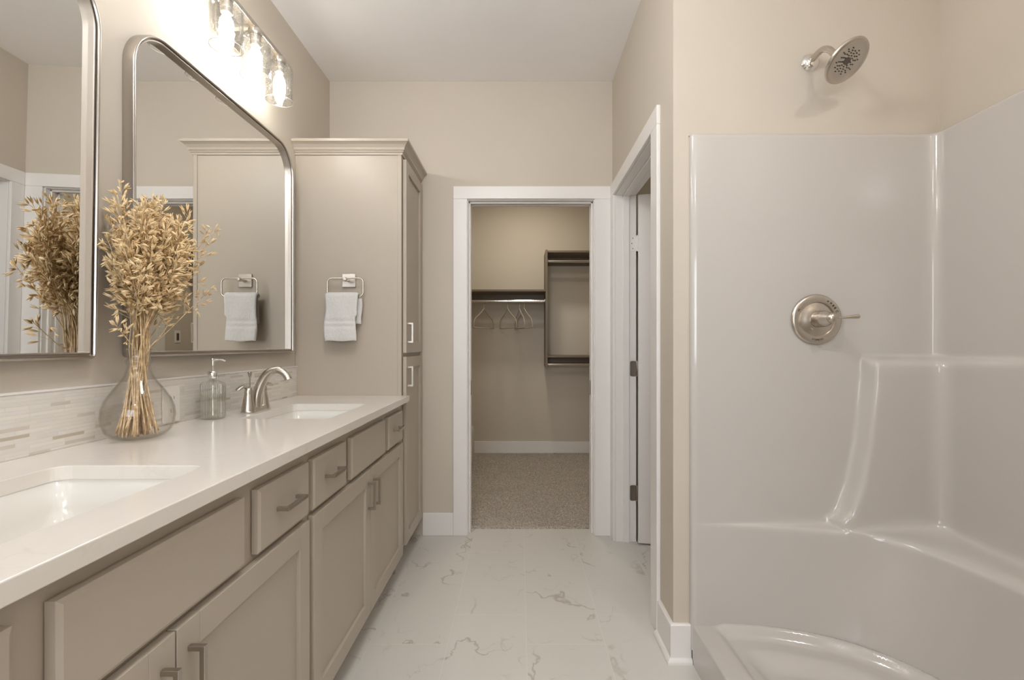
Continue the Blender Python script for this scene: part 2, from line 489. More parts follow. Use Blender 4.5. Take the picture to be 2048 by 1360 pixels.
# door casings, jambs
def casing_far(b, y0, y1):
    bx(b, -.402, OX0 - .005, y0, y1, 0, OZ + .005); bx(b, OX1 + .005, XR - .008, y0, y1, 0, OZ + .005)
    bx(b, -.402, XR - .008, y0, y1, OZ + .005, 2.103)
b = NB(); casing_far(b, YF - .016, YF); struct('trim_2', b, M['trim'], bevel=.003)
b = NB(); bx(b, OX0 - JT, OX0, YF, YF + .12, 0, OZ + JT); bx(b, OX1, OX1 + JT, YF, YF + .12, 0, OZ + JT); bx(b, OX0, OX1, YF, YF + .12, OZ, OZ + JT)
for (s, x) in ((1, OX0), (-1, OX1)):
    xa, xb = sorted((x, x + s * .010)); bx(b, xa, xb, YF + .03, YF + .052, 0, OZ); bx(b, xa, xb, YF + .078, YF + .10, 0, OZ)
bx(b, OX0, OX1, YF + .03, YF + .052, OZ - .010, OZ); bx(b, OX0, OX1, YF + .078, YF + .10, OZ - .010, OZ)
struct('trim_3', b, M['trim'], bevel=.0015)
for i, (x, nm) in enumerate(((OX0 + .0105, 'left'), (OX1 - .0105, 'right'))):
    b = NB(); bx(b, x - .0012, x + .0012, YF + .056, YF + .074, .84, .93)
    o = obj('strike_plate', b, M['hinge'], bevel=.0005); tag(o, 'small metal strike plate on the %s jamb of the closet doorway' % nm, 'strike plate')
b = NB()
bx(b, XR - .016, XR, DY0 - .094, DY0 - .005, 0, OZ + .005); bx(b, XR - .016, XR, DY1 + .005, YF - .017, 0, OZ + .005); bx(b, XR - .016, XR, DY0 - .094, YF - .017, OZ + .005, 2.103)
struct('trim_4', b, M['trim'], bevel=.003)
b = NB(); X0, X1 = XR, XR + .12
bx(b, X0, X1, DY0 - JT, DY0, 0, OZ + JT); bx(b, X0, X1, DY1, DY1 + JT, 0, OZ + JT); bx(b, X0, X1, DY0, DY1, OZ, OZ + JT)
bx(b, X0 + .042, X0 + .078, DY0, DY0 + .011, 0, OZ); bx(b, X0 + .042, X0 + .078, DY1 - .011, DY1, 0, OZ); bx(b, X0 + .042, X0 + .078, DY0, DY1, OZ - .011, OZ)
struct('trim_5', b, M['trim'], bevel=.0015)
# casing of the closet's other door
b = NB(); bx(b, CXR - .016, CXR, 3.5, 3.59, .012, 2.11); bx(b, CXR - .016, CXR, 4.43, 4.52, .012, 2.11); bx(b, CXR - .016, CXR, 3.59, 4.43, 2.02, 2.11); struct('trim_6', b, M['trim'], bevel=.003)
b = NB(); bx(b, CXR - .008, CXR + .001, 3.59, 4.43, .02, 2.02)
for z0, z1 in ((.2, .95), (1.1, 1.9)):
    for (y0, y1) in ((3.70, 3.71), (4.31, 4.32)): bx(b, CXR - .012, CXR - .008, y0, y1, z0, z1)
    for zz in (z0, z1): bx(b, CXR - .012, CXR - .008, 3.70, 4.32, zz - .01, zz)
struct('door_2', b, M['trim'])
b = NB(); bx(b, CXR - .006, CXR, 4.66, 4.74, 1.17, 1.29)
o = obj('switch_plate', b, M['white_plastic'], bevel=.002); tag(o, 'white switch plate on the closet wall, reflected in the mirror beside the oats', 'switch plate')
b = NB(); bx(b, CXR - .010, CXR - .006, 4.685, 4.715, 1.195, 1.265); obj('rocker', b, M['engrave'], o)

# toilet room door leaf (swung open into the toilet room) with three hinges
dr = bpy.data.objects.new('door_1', None); COL.objects.link(dr); dr.location = (.686, 2.762, 0); dr.rotation_euler = (0, 0, math.radians(-11)); dr['kind'] = 'structure'
dr['label'] = 'white panel door swung open into the toilet room'
b = NB(); bx(b, 0, .76, -.035, 0, .010, 2.012); obj('door_leaf', b, M['trim'], dr, bevel=.002)
b = NB()
for z0, z1 in ((.22, .9), (1.05, 1.85)):
    for (x0, x1) in ((.12, .128), (.632, .64)): bx(b, x0, x1, -.039, -.035, z0, z1)
    for zz in (z0, z1): bx(b, .12, .64, -.039, -.035, zz - .008, zz)
obj('panel_moulding', b, M['trim'], dr)
for hz, mm in ((1.74, M['trim']), (1.01, M['hinge']), (.285, M['hinge'])):
    b = NB(); pts = rrect(.660, hz, .036, .09, .010)
    prism(b, [(x, z) for x, z in pts], 'Y', DY1 - .0025, DY1 - .0004)
    h = obj('hinge', b, mm); tag(h, {1.74: 'top hinge, white painted, on the toilet room door jamb', 1.01: 'middle hinge, bare metal, on the toilet room door jamb', .285: 'bottom hinge, bare metal, on the toilet room door jamb'}[hz], 'hinge')
    b = NB(); lathe(b, [(.0001, -.046), (.005, -.046), (.006, -.044), (.006, .044), (.005, .046), (.0001, .046)], 16, (.6825, DY1 - .0075, hz)); obj('hinge_pin', b, mm, h, smooth='auto')
    for dx, dz in ((-.004, .030), (-.010, 0), (-.004, -.030)):
        b = NB(); bb = Matrix.Rotation(PI / 2, 4, 'X'); lathe(b, [(.0001, .0), (.0028, 0), (.0028, .0006), (.0001, .0008)], 10, (.662 + dx, DY1 - .0028, hz + dz), M4=bb)
        obj('screw', b, M['dark'] if mm is M['trim'] else M['hinge'], h)

# ------------------------------------------------------------------ handles and cabinet fronts
def pull(parent, p0, p1, out, t=.0095):
    """square bar pull from p0 to p1 (centres of the feet), standing off along +X"""
    b = NB(); p0, p1 = Vector(p0), Vector(p1); d = (p1 - p0).normalized()
    vert = abs(d.z) > .5
    L0 = p0 - d * t / 2; L1 = p1 + d * t / 2
    def box(a, c, x0, x1):
        if vert: bx(b, x0, x1, a.y - t / 2, a.y + t / 2, min(a.z, c.z), max(a.z, c.z))
        else: bx(b, x0, x1, min(a.y, c.y), max(a.y, c.y), a.z - t / 2, a.z + t / 2)
    x = p0.x
    poly = None
    if vert: poly = [(x, L0.z), (x + out, L0.z), (x + out, L1.z), (x, L1.z), (x, L1.z + t), (x + out - t, L1.z + t), (x + out - t, L0.z - t), (x, L0.z - t)]
    else: poly = [(x, L0.y), (x + out, L0.y), (x + out, L1.y), (x, L1.y), (x, L1.y - t), (x + out - t, L1.y - t), (x + out - t, L0.y + t), (x, L0.y + t)]
    if vert: prism(b, poly, 'Y', p0.y - t / 2, p0.y + t / 2)
    else: prism(b, poly, 'Z', p0.z - t / 2, p0.z + t / 2)
    return obj('handle', b, M['nickel_pull'], parent, bevel=.001)


FX = -.606      # face frame plane
DX = -.586      # door front plane
def shaker(name, y0, y1, z0, z1, parent, rail=.058):
    b = NB()
    x0, x1 = FX + .002, DX
    bx(b, x0, x1, y0, y0 + rail, z0, z1); bx(b, x0, x1, y1 - rail, y1, z0, z1)
    bx(b, x0, x1, y0 + rail, y1 - rail, z0, z0 + rail); bx(b, x0, x1, y0 + rail, y1 - rail, z1 - rail, z1)
    o = obj(name, b, M['cabinet'], parent, bevel=.0012)
    b = NB(); bx(b, x0, x1 - .010, y0 + rail - .003, y1 - rail + .003, z0 + rail - .003, z1 - rail + .003)
    obj('recessed_panel', b, M['cabinet'], o)
    return o
def slab(name, y0, y1, z0, z1, parent):
    b = NB(); c = .007
    x0, xm, x1 = FX + .002, DX - .004, DX
    bx(b, x0, xm, y0, y1, z0, z1)
    A = [b.verts.new((xm, y, z)) for y, z in ((y0, z0), (y1, z0), (y1, z1), (y0, z1))]
    B = [b.verts.new((x1, y, z)) for y, z in ((y0 + c, z0 + c), (y1 - c, z0 + c), (y1 - c, z1 - c), (y0 + c, z1 - c))]
    for i in range(4): b.faces.new((A[i], A[(i + 1) % 4], B[(i + 1) % 4], B[i]))
    b.faces.new(B)
    return obj(name, b, M['cabinet'], parent)

def vanity(y0, y1, lab, group):
    t = thing('vanity_cabinet', lab, 'cabinet', (0, 0, 0), group=group)
    b = NB()
    # hollow carcass: face frame, sides, back, bottom, toe kick
    bx(b, FX - .02, FX, y0, y1, .095, .859)
    bx(b, XL + .001, FX - .02, y0, y0 + .018, .0, .859); bx(b, XL + .001, FX - .02, y1 - .018, y1, .0, .859)
    bx(b, XL + .001, XL + .012, y0 + .018, y1 - .018, .0, .859); bx(b, XL + .012, FX - .02, y0 + .018, y1 - .018, .095, .113)
    bx(b, FX - .085, FX - .07, y0 + .018, y1 - .018, 0, .095)
    obj('carcass', b, M['cabinet'], t)
    c = (y0 + y1) / 2
    zt0, zt1 = .677, .822
    d1 = (y0 + .014, y0 + .270); ff = (c - .207, c + .207); d2 = (y1 - .270, y1 - .014)
    for d in (d1, d2):
        o = slab('drawer', d[0], d[1], zt0, zt1, t); m_ = (d[0] + d[1]) / 2
        pull(o, (DX, m_ - .048, .752), (DX, m_ + .048, .752), .030)
    slab('false_front', ff[0], ff[1], zt0, zt1, t)
    for (a, e, hy) in ((y0 + .014, c - .002, c - .032), (c + .002, y1 - .014, c + .032)):
        o = shaker('door', a, e, .098, .661, t)
        pull(o, (DX, hy, .612), (DX, hy, .516), .030)
    return t
vanity(.282, 1.338, 'nearer greige shaker vanity cabinet under the near sink, cut off by the frame', 'vanity cabinets')
vanity(1.339, 2.395, 'farther greige shaker vanity cabinet under the faucet, next to the tall cabinet', 'vanity cabinets')

# filler strip between vanity and tall cabinet is part of the tall cabinet
YT0, YT1 = 2.428, YF
t = thing('linen_cabinet', 'tall greige linen cabinet with crown moulding beside the closet doorway', 'cabinet', (0, 0, 0))
b = NB(); bx(b, XL + .001, FX, YT0, YT1 - .001, .10, 2.125); bx(b, XL + .001, FX - .07, YT0 + .001, YT1 - .001, 0, .10); bx(b, XL + .01, FX, 2.396, YT0, .0985, .858)
obj('carcass', b, M['cabinet'], t, bevel=.0012)
b = NB(); bx(b, FX - .0185, FX, YT0 - .0035, YT0, .89, 2.125); obj('face_frame_edge', b, M['cabinet'], t, bevel=.001)
YD0, YD1 = YT0 + .022, YT1 - .022
o1 = shaker('door', YD0, YD1, 1.107, 2.105, t); pull(o1, (DX, YD0 + .030, 1.26), (DX, YD0 + .030, 1.164), .030)
o2 = shaker('door', YD0, YD1, .115, 1.087, t); pull(o2, (DX, YD0 + .030, 1.032), (DX, YD0 + .030, .936), .030)
# crown
prof = [(0, 2.118), (.006, 2.118), (.008, 2.128), (.013, 2.131), (.013, 2.136), (.018, 2.139), (.021, 2.150), (.030, 2.163), (.040, 2.171), (.044, 2.173), (.044, 2.186), (0, 2.186)]
b = NB(); V = []
for o_, z in prof:
    V.append([b.verts.new(p) for p in ((XL + .001, YT0 - o_, z), (FX + o_, YT0 - o_, z), (FX + o_, YT1 - .001, z))])
n = len(V)
for i in range(n):
    a, c = V[i], V[(i + 1) % n]
    for j in range(2): b.faces.new((a[j], a[j + 1], c[j + 1], c[j]))
b.faces.new([r[0] for r in V]); b.faces.new([r[2] for r in V][::-1])
obj('crown_moulding', b, M['cabinet'], t)

# ------------------------------------------------------------------ worktop with two sink openings
CT0, CT1 = .860, .890
SX0, SX1 = -.985, -.672
sinks = ((.806, .42), (1.870, .42))
b = NB()
outer = [(XL + .001, .255), (-.565, .255), (-.565, 2.4265), (XL + .001, 2.4265)]
loops = [outer] + [rrect((SX0 + SX1) / 2, cy, SX1 - SX0, w, .028, 6) for cy, w in sinks]
edges = []
for lp in loops:
    vs = [b.verts.new((x, y, CT1)) for x, y in lp]
    edges += [b.edges.new((vs[i], vs[(i + 1) % len(vs)])) for i in range(len(vs))]
bmesh.ops.triangle_fill(b, use_beauty=True, use_dissolve=False, edges=edges)
r = bmesh.ops.extrude_face_region(b, geom=b.faces[:])
for v in [e for e in r['geom'] if isinstance(e, bmesh.types.BMVert)]: v.co.z = CT0
o = obj('worktop', b, M['quartz'], bevel=.002, angle=60)
tag(o, 'long cream veined quartz worktop over both vanity cabinets', 'worktop')
for i, (cy, w) in enumerate(sinks):
    b = NB(); cx = (SX0 + SX1) / 2; W_, D_ = SX1 - SX0 + .014, w + .014
    rows = [(0, CT0 - .0006, .034, .02), (0, CT0 - .0006, .034, 0), (0, .80, .034, 0), (.006, .765, .05, 0), (.020, .745, .06, 0), (.045, .737, .06, 0), (.09, .733, .05, 0), (.148, .731, .010, 0)]
    prev = None; n_ = 0
    for ins, z, rr, out in rows:
        pts = rrect(cx, cy, W_ - 2 * ins + 2 * out, D_ - 2 * ins + 2 * out, min(rr + out, (W_ - 2 * ins) / 2 - .0005), 7)
        ring = [b.verts.new((x, y, z)) for x, y in pts]
        if prev:
            for j in range(len(ring)): b.faces.new((prev[j], prev[(j + 1) % len(ring)], ring[(j + 1) % len(ring)], ring[j]))
        prev = ring
    b.faces.new(prev)
    s = obj('sink_basin', b, M['ceramic'], smooth=True)
    so = s.modifiers.new('thick', 'SOLIDIFY'); so.thickness = .008; so.offset = -1 if i == 99 else 1
    tag(s, ('nearer white rectangular undermount sink, at the lower left', 'farther white rectangular undermount sink, in front of the faucet')[i], 'sink', 'undermount sinks')
    b = NB(); lathe(b, [(.0001, .734), (.020, .734), (.022, .7335), (.022, .731)], 24, (cx, cy, 0)); obj('drain', b, M['nickel'], s, smooth=True)

# backsplash
b = NB(); bx(b, XL + .0005, XL + .0095, .255, 2.4275, .8905, 1.036); o = obj('tile_backsplash', b, M['mosaic']); tag(o, 'low backsplash of pale thin stacked mosaic strips along the worktop', 'backsplash')
b = NB(); bx(b, XL + .0005, XL + .012, .255, 2.4275, 1.036, 1.041); obj('edge_strip', b, M['trim'], o)
# outlet
b = NB(); prism(b, rrect(1.548, .955, .074, .118, .005), 'X', XL + .0100, XL + .016); o = obj('outlet_plate', b, M['white_plastic'], bevel=.0015); tag(o, 'white outlet plate on the backsplash right behind the vase', 'outlet')
for z in (.934, .976):
    b = NB(); prism(b, rrect(1.548, z, .034, .028, .008), 'X', XL + .0155, XL + .0175); p_ = obj('socket', b, M['white_plastic'], o)
    b = NB(); bx(b, XL + .0172, XL + .0178, 1.540, 1.542, z - .005, z + .005); bx(b, XL + .0172, XL + .0178, 1.554, 1.556, z - .005, z + .005); obj('slot', b, M['dark'], p_)

# ------------------------------------------------------------------ mirrors
def mirror(name, y0, y1, z0, z1, label, r=.135, rot=(0, 0, 0), dx=0):
    cy, cz = (y0 + y1) / 2, (z0 + z1) / 2
    t = thing(name, label, 'mirror', (XL + dx, cy, cz), rot, 'pewter framed mirrors')
    def loop(off, x):
        w, h = (y1 - y0) + 2 * off, (z1 - z0) + 2 * off
        pts = rrect(0, 0, w, h, (max(r + off, .004), max(r + off, .004), max(.014 + off, .002), max(.014 + off, .002)), 12)
        return [(x, y, z) for y, z in pts]
    # frame: deep outer rim, rounded lip, groove, inner bead
    prof = [(0, .001), (0, .031), (-.0015, .034), (-.004, .035), (-.0065, .034), (-.008, .031), (-.008, .024), (-.0115, .024), (-.0115, .028), (-.013, .0295), (-.0155, .0295), (-.017, .028), (-.017, .012)]
    b = NB(); rows = [[b.verts.new(p) for p in loop(o_, x)] for o_, x in prof]
    for a, c in zip(rows, rows[1:]):
        for j in range(len(a)): b.faces.new((a[j], a[(j + 1) % len(a)], c[(j + 1) % len(a)], c[j]))
    obj('frame', b, M['frame'], t, smooth='auto')
    b = NB(); vs = [b.verts.new(p) for p in loop(-.0165, .0135)]; vb = [b.verts.new(p) for p in loop(-.0165, .006)]
    b.faces.new(vs); b.faces.new(vb[::-1])
    for j in range(len(vs)): b.faces.new((vs[j], vs[(j + 1) % len(vs)], vb[(j + 1) % len(vs)], vb[j]))
    obj('mirror_glass', b, M['mirror'], t)
    return t
mirror('wall_mirror', 1.372, 2.343, 1.112, 2.106, 'farther rounded-top pewter mirror, reflecting the towel, beside the tall cabinet')
mirror('wall_mirror', .280, 1.252, 1.112, 2.106, 'nearer rounded-top pewter mirror, at the left edge, reflecting the oats', rot=(0, math.radians(.8), math.radians(1.6)), dx=.0215)

# ------------------------------------------------------------------ vanity lights
def vanity_light(cy, label):
    t = thing('vanity_light', label, 'wall light', (-1.03, cy, 2.192), (0, 0, 0), 'three-shade vanity lights')
    b = NB(); bx(b, -.010, .010, -.215, .215, .184, .202); obj('crossbar', b, M['nickel'], t, bevel=.002)
    b = NB(); bx(b, -.119, -.104, -.075, .075, .135, .255); obj('backplate', b, M['nickel'], t, bevel=.003)
    b = NB(); bx(b, -.104, -.010, -.012, .012, .185, .201); obj('arm', b, M['nickel'], t, bevel=.002)
    for dy in (-.183, 0, .183):
        b = NB(); R = .053
        prof = [(R, 0), (R + .0006, .001), (R, .01), (R, .135), (R - .002, .146), (R - .009, .155), (R - .022, .160), (.018, .162), (.018, .160), (R - .023, .157), (R - .011, .152), (R - .005, .144), (R - .0035, .134), (R - .0035, .002), (R, 0)]
        lathe(b, prof, 40, (0, dy, 0)); sh = obj('glass_shade', b, M['shade_glass'], t, smooth=True)
        b = NB(); lathe(b, [(R - .0002, 0.0), (R + .001, .0), (R + .0014, .0014), (R + .001, .0028), (R - .0002, .003)], 40, (0, dy, -.0006)); obj('rim', b, M['white_plastic'], sh, smooth=True)
        b = NB(); lathe(b, [(.0001, .184), (.024, .184), (.026, .180), (.026, .166), (.020, .1625), (.019, .12), (.0165, .118), (.0001, .118)], 28, (0, dy, 0)); obj('socket_cup', b, M['nickel'], t, smooth='auto')
        b = NB(); lathe(b, [(.0001, .118), (.012, .117), (.013, .110), (.020, .095), (.0235, .078), (.021, .058), (.013, .040), (.005, .032), (.0001, .031)], 20, (0, dy, 0)); obj('bulb', b, M['bulb'], t, smooth=True)
    return t
vanity_light(1.850, 'brushed nickel wall light with three seeded glass shades above the farther mirror')
vanity_light(.785, 'matching three-shade wall light above the nearer mirror, just outside the frame')

# recessed lamp trims (they hold the ceiling lamps set at the top)
for i, (lx, ly, la) in enumerate(((1.07, .25, 'above the shower'), (.05, 4.25, 'in the closet, farther one'), (.05, 3.45, 'in the closet, nearer one'), (1.4, 2.2, 'in the toilet room'))):
    b = NB(); lathe(b, [(.082, 2.7395), (.100, 2.7395), (.100, 2.733), (.084, 2.730), (.082, 2.733)], 40, (lx, ly, 0)); o = obj('recessed_light', b, M['trim'], smooth='auto')
    tag(o, 'white round recessed ceiling light ' + la, 'ceiling light', 'recessed ceiling lights')

# two unseen globes added to brighten ceiling and walls, above and behind the camera
for gi, (gx, gy, la) in enumerate(((-.3, .85, 'over the near vanity'), (-.1, -.7, 'behind the camera'))):
    t = thing('fill_globe', 'unseen glowing globe added as fill light ' + la, 'ceiling light', (gx, gy, CZ), group='added fill globes')
    b = NB(); lathe(b, [(.0001, 0), (.07, 0), (.07, -.02), (.03, -.035), (.012, -.04), (.012, -.14), (.04, -.15), (.04, -.17), (.0001, -.17)], 32); obj('canopy', b, M['nickel'], t, smooth='auto')
    b = NB(); lathe(b, [(.11 * math.sin(PI * max(.001, min(.999, i / 16))), -.275 + .11 * math.cos(PI * i / 16)) for i in range(17)], 28); obj('globe', b, M['globe'][gi], t, smooth=True)

# ------------------------------------------------------------------ towel ring and towel
RX, RY, RZ = -.872, YT0 - .0005, 1.476
t = thing('towel_ring', 'brushed nickel towel ring with square plate on the side of the tall cabinet', 'towel ring', (RX, RY, RZ))
b = NB(); bx(b, -.034, .034, -.009, 0, -.034, .034); obj('wall_plate', b, M['frame'], t, bevel=.002)
b = NB(); R90 = Matrix.Rotation(PI / 2, 4, 'X')
lathe(b, [(.0001, .009), (.009, .009), (.008, .030), (.008, .045), (.0105, .050), (.0105, .064), (.008, .068), (.0001, .0685)], 24, (0, 0, 0), M4=R90); obj('post', b, M['nickel'], t, smooth='auto')
b = NB(); pts = [(x, -.057, z) for x, z in rrect(0, -.041, .178, .092, .022, 8)]
sweep(b, pts, .0044, 12, closed=True, up=Vector((0, 1, 0))); obj('ring', b, M['nickel'], t, smooth=True)
# towel hangs over the ring's lower bar
tw = NB()
bar_y, bar_z = RY - .057, RZ - .087
path = []   # (y, z) centre line of the folded cloth
for i in range(34): path.append((bar_y - .0145 - .004 * (1 - i / 33) , bar_z - .222 + .222 * i / 33))
for i in range(1, 10): a = PI * i / 10; path.append((bar_y - .0145 * math.cos(a), bar_z + .0145 * math.sin(a)))
for i in range(22): path.append((bar_y + .0145 + .010 * (i / 21), bar_z - .135 * i / 21))
NU = 40; grid = []
TL, TR_ = -.096, .068
def tthick(j):
    s = j
    return .0085
rowsF = []; rowsB = []
acc = 0
for j, (y, z) in enumerate(path):
    y2, z2 = path[min(j + 1, len(path) - 1)]; y1, z1 = path[max(j - 1, 0)]
    d = Vector((0, y2 - y1, z2 - z1)).normalized(); nn = Vector((0, d.z, -d.y))    # points away from the bar... sign fixed below
    front = j < 34; back = j > 43
    drop = (bar_z - z) if (front or back) else 0
    band = 0
    if front and .105 < drop < .168: band = -.0022 + .0020 * math.sin((drop - .105) / .009 * 2 * PI)
    endr = 1.0
    if front and j < 3: endr = (.55, .8, .95)[j]
    if back and j > len(path) - 4: endr = (.95, .8, .55)[j - (len(path) - 3)]
    rf = []; rb = []
    for i in range(NU + 1):
        u = i / NU
        wz = 1.0 + (.03 * math.sin(drop * 22) if front else 0)
        xl, xr = TL, TR_
        if front: xl = TL - .0 + .004 * math.sin(drop * 30); xr = TR_ - .010 * min(1, drop / .05) + (.006 if .0 < drop < .1 else -.004) * math.sin(drop * 20)
        if back: xl = TL + .01; xr = TR_ + .0085 + .004 * math.sin(drop * 40)
        x = xl + (xr - xl) * u
        e = min(1, min(u, 1 - u) / .07); th = .0078 * math.sqrt(max(1 - (1 - e) ** 2, .02)) * endr + band * (e > .3)
        wav = .002 * math.sin(x * 60 + j * .12) * min(1, drop / .08) + .0012 * mnoise.noise(Vector((x * 90, y * 90, z * 90)))
        c = Vector((x, y + (-wav if front else wav), z + (.002 * math.sin(u * 9) if j == 0 else 0)))
        rf.append(tw.verts.new(c + nn * (-th))); rb.append(tw.verts.new(c + nn * th))
    rowsF.append(rf); rowsB.append(rb)
for rr in (rowsF, rowsB):
    for a, c in zip(rr, rr[1:]):
        for i in range(NU): tw.faces.new((a[i], a[i + 1], c[i + 1], c[i]))
for a, c, e, f in zip(rowsF, rowsF[1:], rowsB, rowsB[1:]):
    tw.faces.new((a[0], c[0], f[0], e[0])); tw.faces.new((a[NU], c[NU], f[NU], e[NU]))
for k_ in (0, -1):
    for i in range(NU): tw.faces.new((rowsF[k_][i], rowsF[k_][i + 1], rowsB[k_][i + 1], rowsB[k_][i]))
o = obj('hand_towel', tw, M['towel'], smooth=True); o.location = (RX, 0, 0); tag(o, 'folded white terry hand towel hanging from the towel ring', 'towel')
ss = o.modifiers.new('sub', 'SUBSURF'); ss.levels = 1; ss.render_levels = 2
tex = bpy.data.textures.new('terry', 'CLOUDS'); tex.noise_scale = .004
dm = o.modifiers.new('pile', 'DISPLACE'); dm.texture = tex; dm.strength = .0022; dm.mid_level = .5

# ------------------------------------------------------------------ faucets
def faucet(cy, label):
    t = thing('faucet', label, 'faucet', (-1.035, cy, CT1), (0, 0, 0), 'centerset faucets')
    nk = M['nickel']
    b = NB(); n = 40; rows = []
    for z, g in ((0, 0), (.004, .001), (.012, -.003), (.018, -.006), (.020, -.012)):
        ring = []
        for i in range(n):
            a = 2 * PI * i / n; ca, sa = math.cos(a), math.sin(a)
            y = (.053 if sa > 0 else -.053) + (.027 + g) * sa
            yy = .053 + .027; w = (.0265 + g)
            ring.append(b.verts.new((w * ca * (1 - .12 * math.cos(2 * a) ** 2), (.050 * (1 if sa >= 0 else -1) * min(1, abs(sa) * 4)) + (.028 + g) * sa, z)))
        rows.append(ring)
    for a_, c_ in zip(rows, rows[1:]):
        for i in range(n): b.faces.new((a_[i], a_[(i + 1) % n], c_[(i + 1) % n], c_[i]))
    b.faces.new(rows[-1]); b.faces.new(rows[0][::-1]); obj('deck_plate', b, nk, t, smooth='auto')
    for s in (-1, 1):
        b = NB(); lathe(b, [(.026, .001), (.0262, .006), (.024, .018), (.0205, .036), (.0172, .054), (.0150, .070), (.0142, .0725), (.0142, .0735), (.0150, .0745), (.0145, .084), (.0125, .092), (.008, .097), (.0001, .098)], 32, (0, s * .051, 0)); h = obj('valve_body', b, nk, t, smooth='auto')
        b = NB()
        q = -1 if s < 0 else .5; pts = catmull([(0, s * .050, .088), (.003 * q, s * .062, .098), (.006 * q, s * .078, .101), (.010 * q, s * .096, .095), (.012 * q, s * .110, .088)], 6)
        N_ = len(pts); rad = [.0085 + .003 * math.sin(PI * min(1, i / (N_ - 1) * 1.05)) - (.009 * max(0, i / (N_ - 1) - .88) / .12) for i in range(N_)]
        sweep(b, pts, [max(r_, .002) for r_ in rad], 14, flats=[.75 - .4 * i / (N_ - 1) for i in range(N_)]); obj('lever', b, nk, h, smooth=True)
    b = NB(); pts = catmull([(0, 0, .012), (.002, 0, .045), (.012, 0, .085), (.032, 0, .128), (.056, 0, .153), (.082, 0, .161), (.105, 0, .153), (.122, 0, .135), (.128, 0, .122)], 7)
    N_ = len(pts); sweep(b, pts, [.0215 - .0085 * min(1, (i / (N_ - 1)) * 1.3) + (.0012 * max(0, i / (N_ - 1) - .8) * 5) for i in range(N_)], 24, up=Vector((1, 0, 0)))
    obj('spout', b, nk, t, smooth='auto')
    b = NB(); lathe(b, [(.0025, .02), (.0025, .128), (.005, .134), (.0075, .146), (.0085, .149), (.0085, .152), (.0001, .153)], 20, (-.024, 0, 0)); obj('lift_rod', b, nk, t, smooth='auto')
    return t
faucet(1.862, 'brushed nickel high-arc faucet with two lever handles behind the farther sink')

# ------------------------------------------------------------------ soap dispenser
t = thing('soap_dispenser', 'ribbed clear glass soap dispenser with chrome pump beside the faucet', 'soap dispenser', (-1.078, 1.668, CT1))
b = NB(); n = 108
prof = [(.0001, .0005), (.034, .0005), (.0375, .003), (.0385, .008), (.0385, .118), (.0365, .126), (.030, .131), (.016, .134), (.0145, .138), (.0145, .144)]
rings = []
for r_, z in prof:
    rings.append([b.verts.new(((r_ + (.0008 * math.cos(36 * 2 * PI * i / n) if .007 < z < .119 else 0)) * math.cos(2 * PI * i / n), (r_ + (.0008 * math.cos(36 * 2 * PI * i / n) if .007 < z < .119 else 0)) * math.sin(2 * PI * i / n), z)) for i in range(n)])
for a, c in zip(rings, rings[1:]):
    for i in range(n): b.faces.new((a[i], a[(i + 1) % n], c[(i + 1) % n], c[i]))
obj('bottle', b, M['bottle_glass'], t, smooth=True)
b = NB(); lathe(b, [(.0001, .004), (.033, .004), (.0352, .008), (.0352, .112), (.033, .114), (.0001, .114)], 40); obj('liquid_soap', b, M['soap'], t, smooth='auto')
b = NB(); lathe(b, [(.0001, .166), (.0155, .166), (.0165, .1645), (.0165, .142), (.0155, .140)], 32); obj('collar', b, M['chrome'], t, smooth='auto')
b = NB(); lathe(b, [(.004, .166), (.004, .186), (.006, .187), (.0055, .203), (.009, .207), (.009, .211), (.0001, .212)], 24)
sweep(b, catmull([(.002, 0, .205), (.018, -.002, .206), (.034, -.005, .206), (.046, -.008, .203)], 5), [.0055] * 6 + [.0045] * 10, 12, flat=.7)
lathe(b, [(.0022, .012), (.0022, .14)], 8)
obj('pump_head', b, M['chrome'], t, smooth='auto')

# ------------------------------------------------------------------ vase and dried oats
VX, VY, VZ = -1.053, 1.312, CT1
t = thing('glass_vase', 'bulbous clear glass vase with a collared neck holding dried oats', 'vase', (VX, VY, VZ))
outer_p = [(.0001, .001), (.035, .001), (.048, .002), (.062, .008), (.074, .022), (.081, .042), (.0835, .062), (.0815, .085), (.074, .108), (.060, .132), (.044, .155), (.033, .174), (.0275, .192), (.0265, .203), (.0285, .207), (.031, .212), (.0285, .217), (.0262, .222), (.0255, .232), (.028, .242), (.0300, .248)]
inner_p = [(r_ - .0028 if r_ > .01 else r_, z + (.003 if z < .01 else 0)) for r_, z in outer_p][::-1]
b = NB(); lathe(b, outer_p + inner_p, 56); obj('vase_body', b, M['vase_glass'], t, smooth=True)


def spikelet(bm, p, d, L, w):
    """an oat husk: two pointed glumes opening a little"""
    d = d.normalized(); s = d.cross(Vector((random.uniform(-1, 1), random.uniform(-1, 1), random.uniform(-1, 1)))).normalized(); q = d.cross(s)
    for sg in (-1, 1):
        ax = (d + s * sg * random.uniform(.08, .24)).normalized(); pr = None
        LL = L * random.uniform(.85, 1.05)
        for (tt, ww) in ((0, .15), (.22, .85), (.5, 1.0), (.78, .55), (1.0, .04)):
            c = p + ax * (LL * tt); rr = w * ww
            ring = [bm.verts.new(c + rr * (math.cos(2 * PI * j / 5) * q + .6 * math.sin(2 * PI * j / 5) * s)) for j in range(5)]
            if pr:
                for j in range(5): bm.faces.new((pr[j], pr[(j + 1) % 5], ring[(j + 1) % 5], ring[j]))
            pr = ring


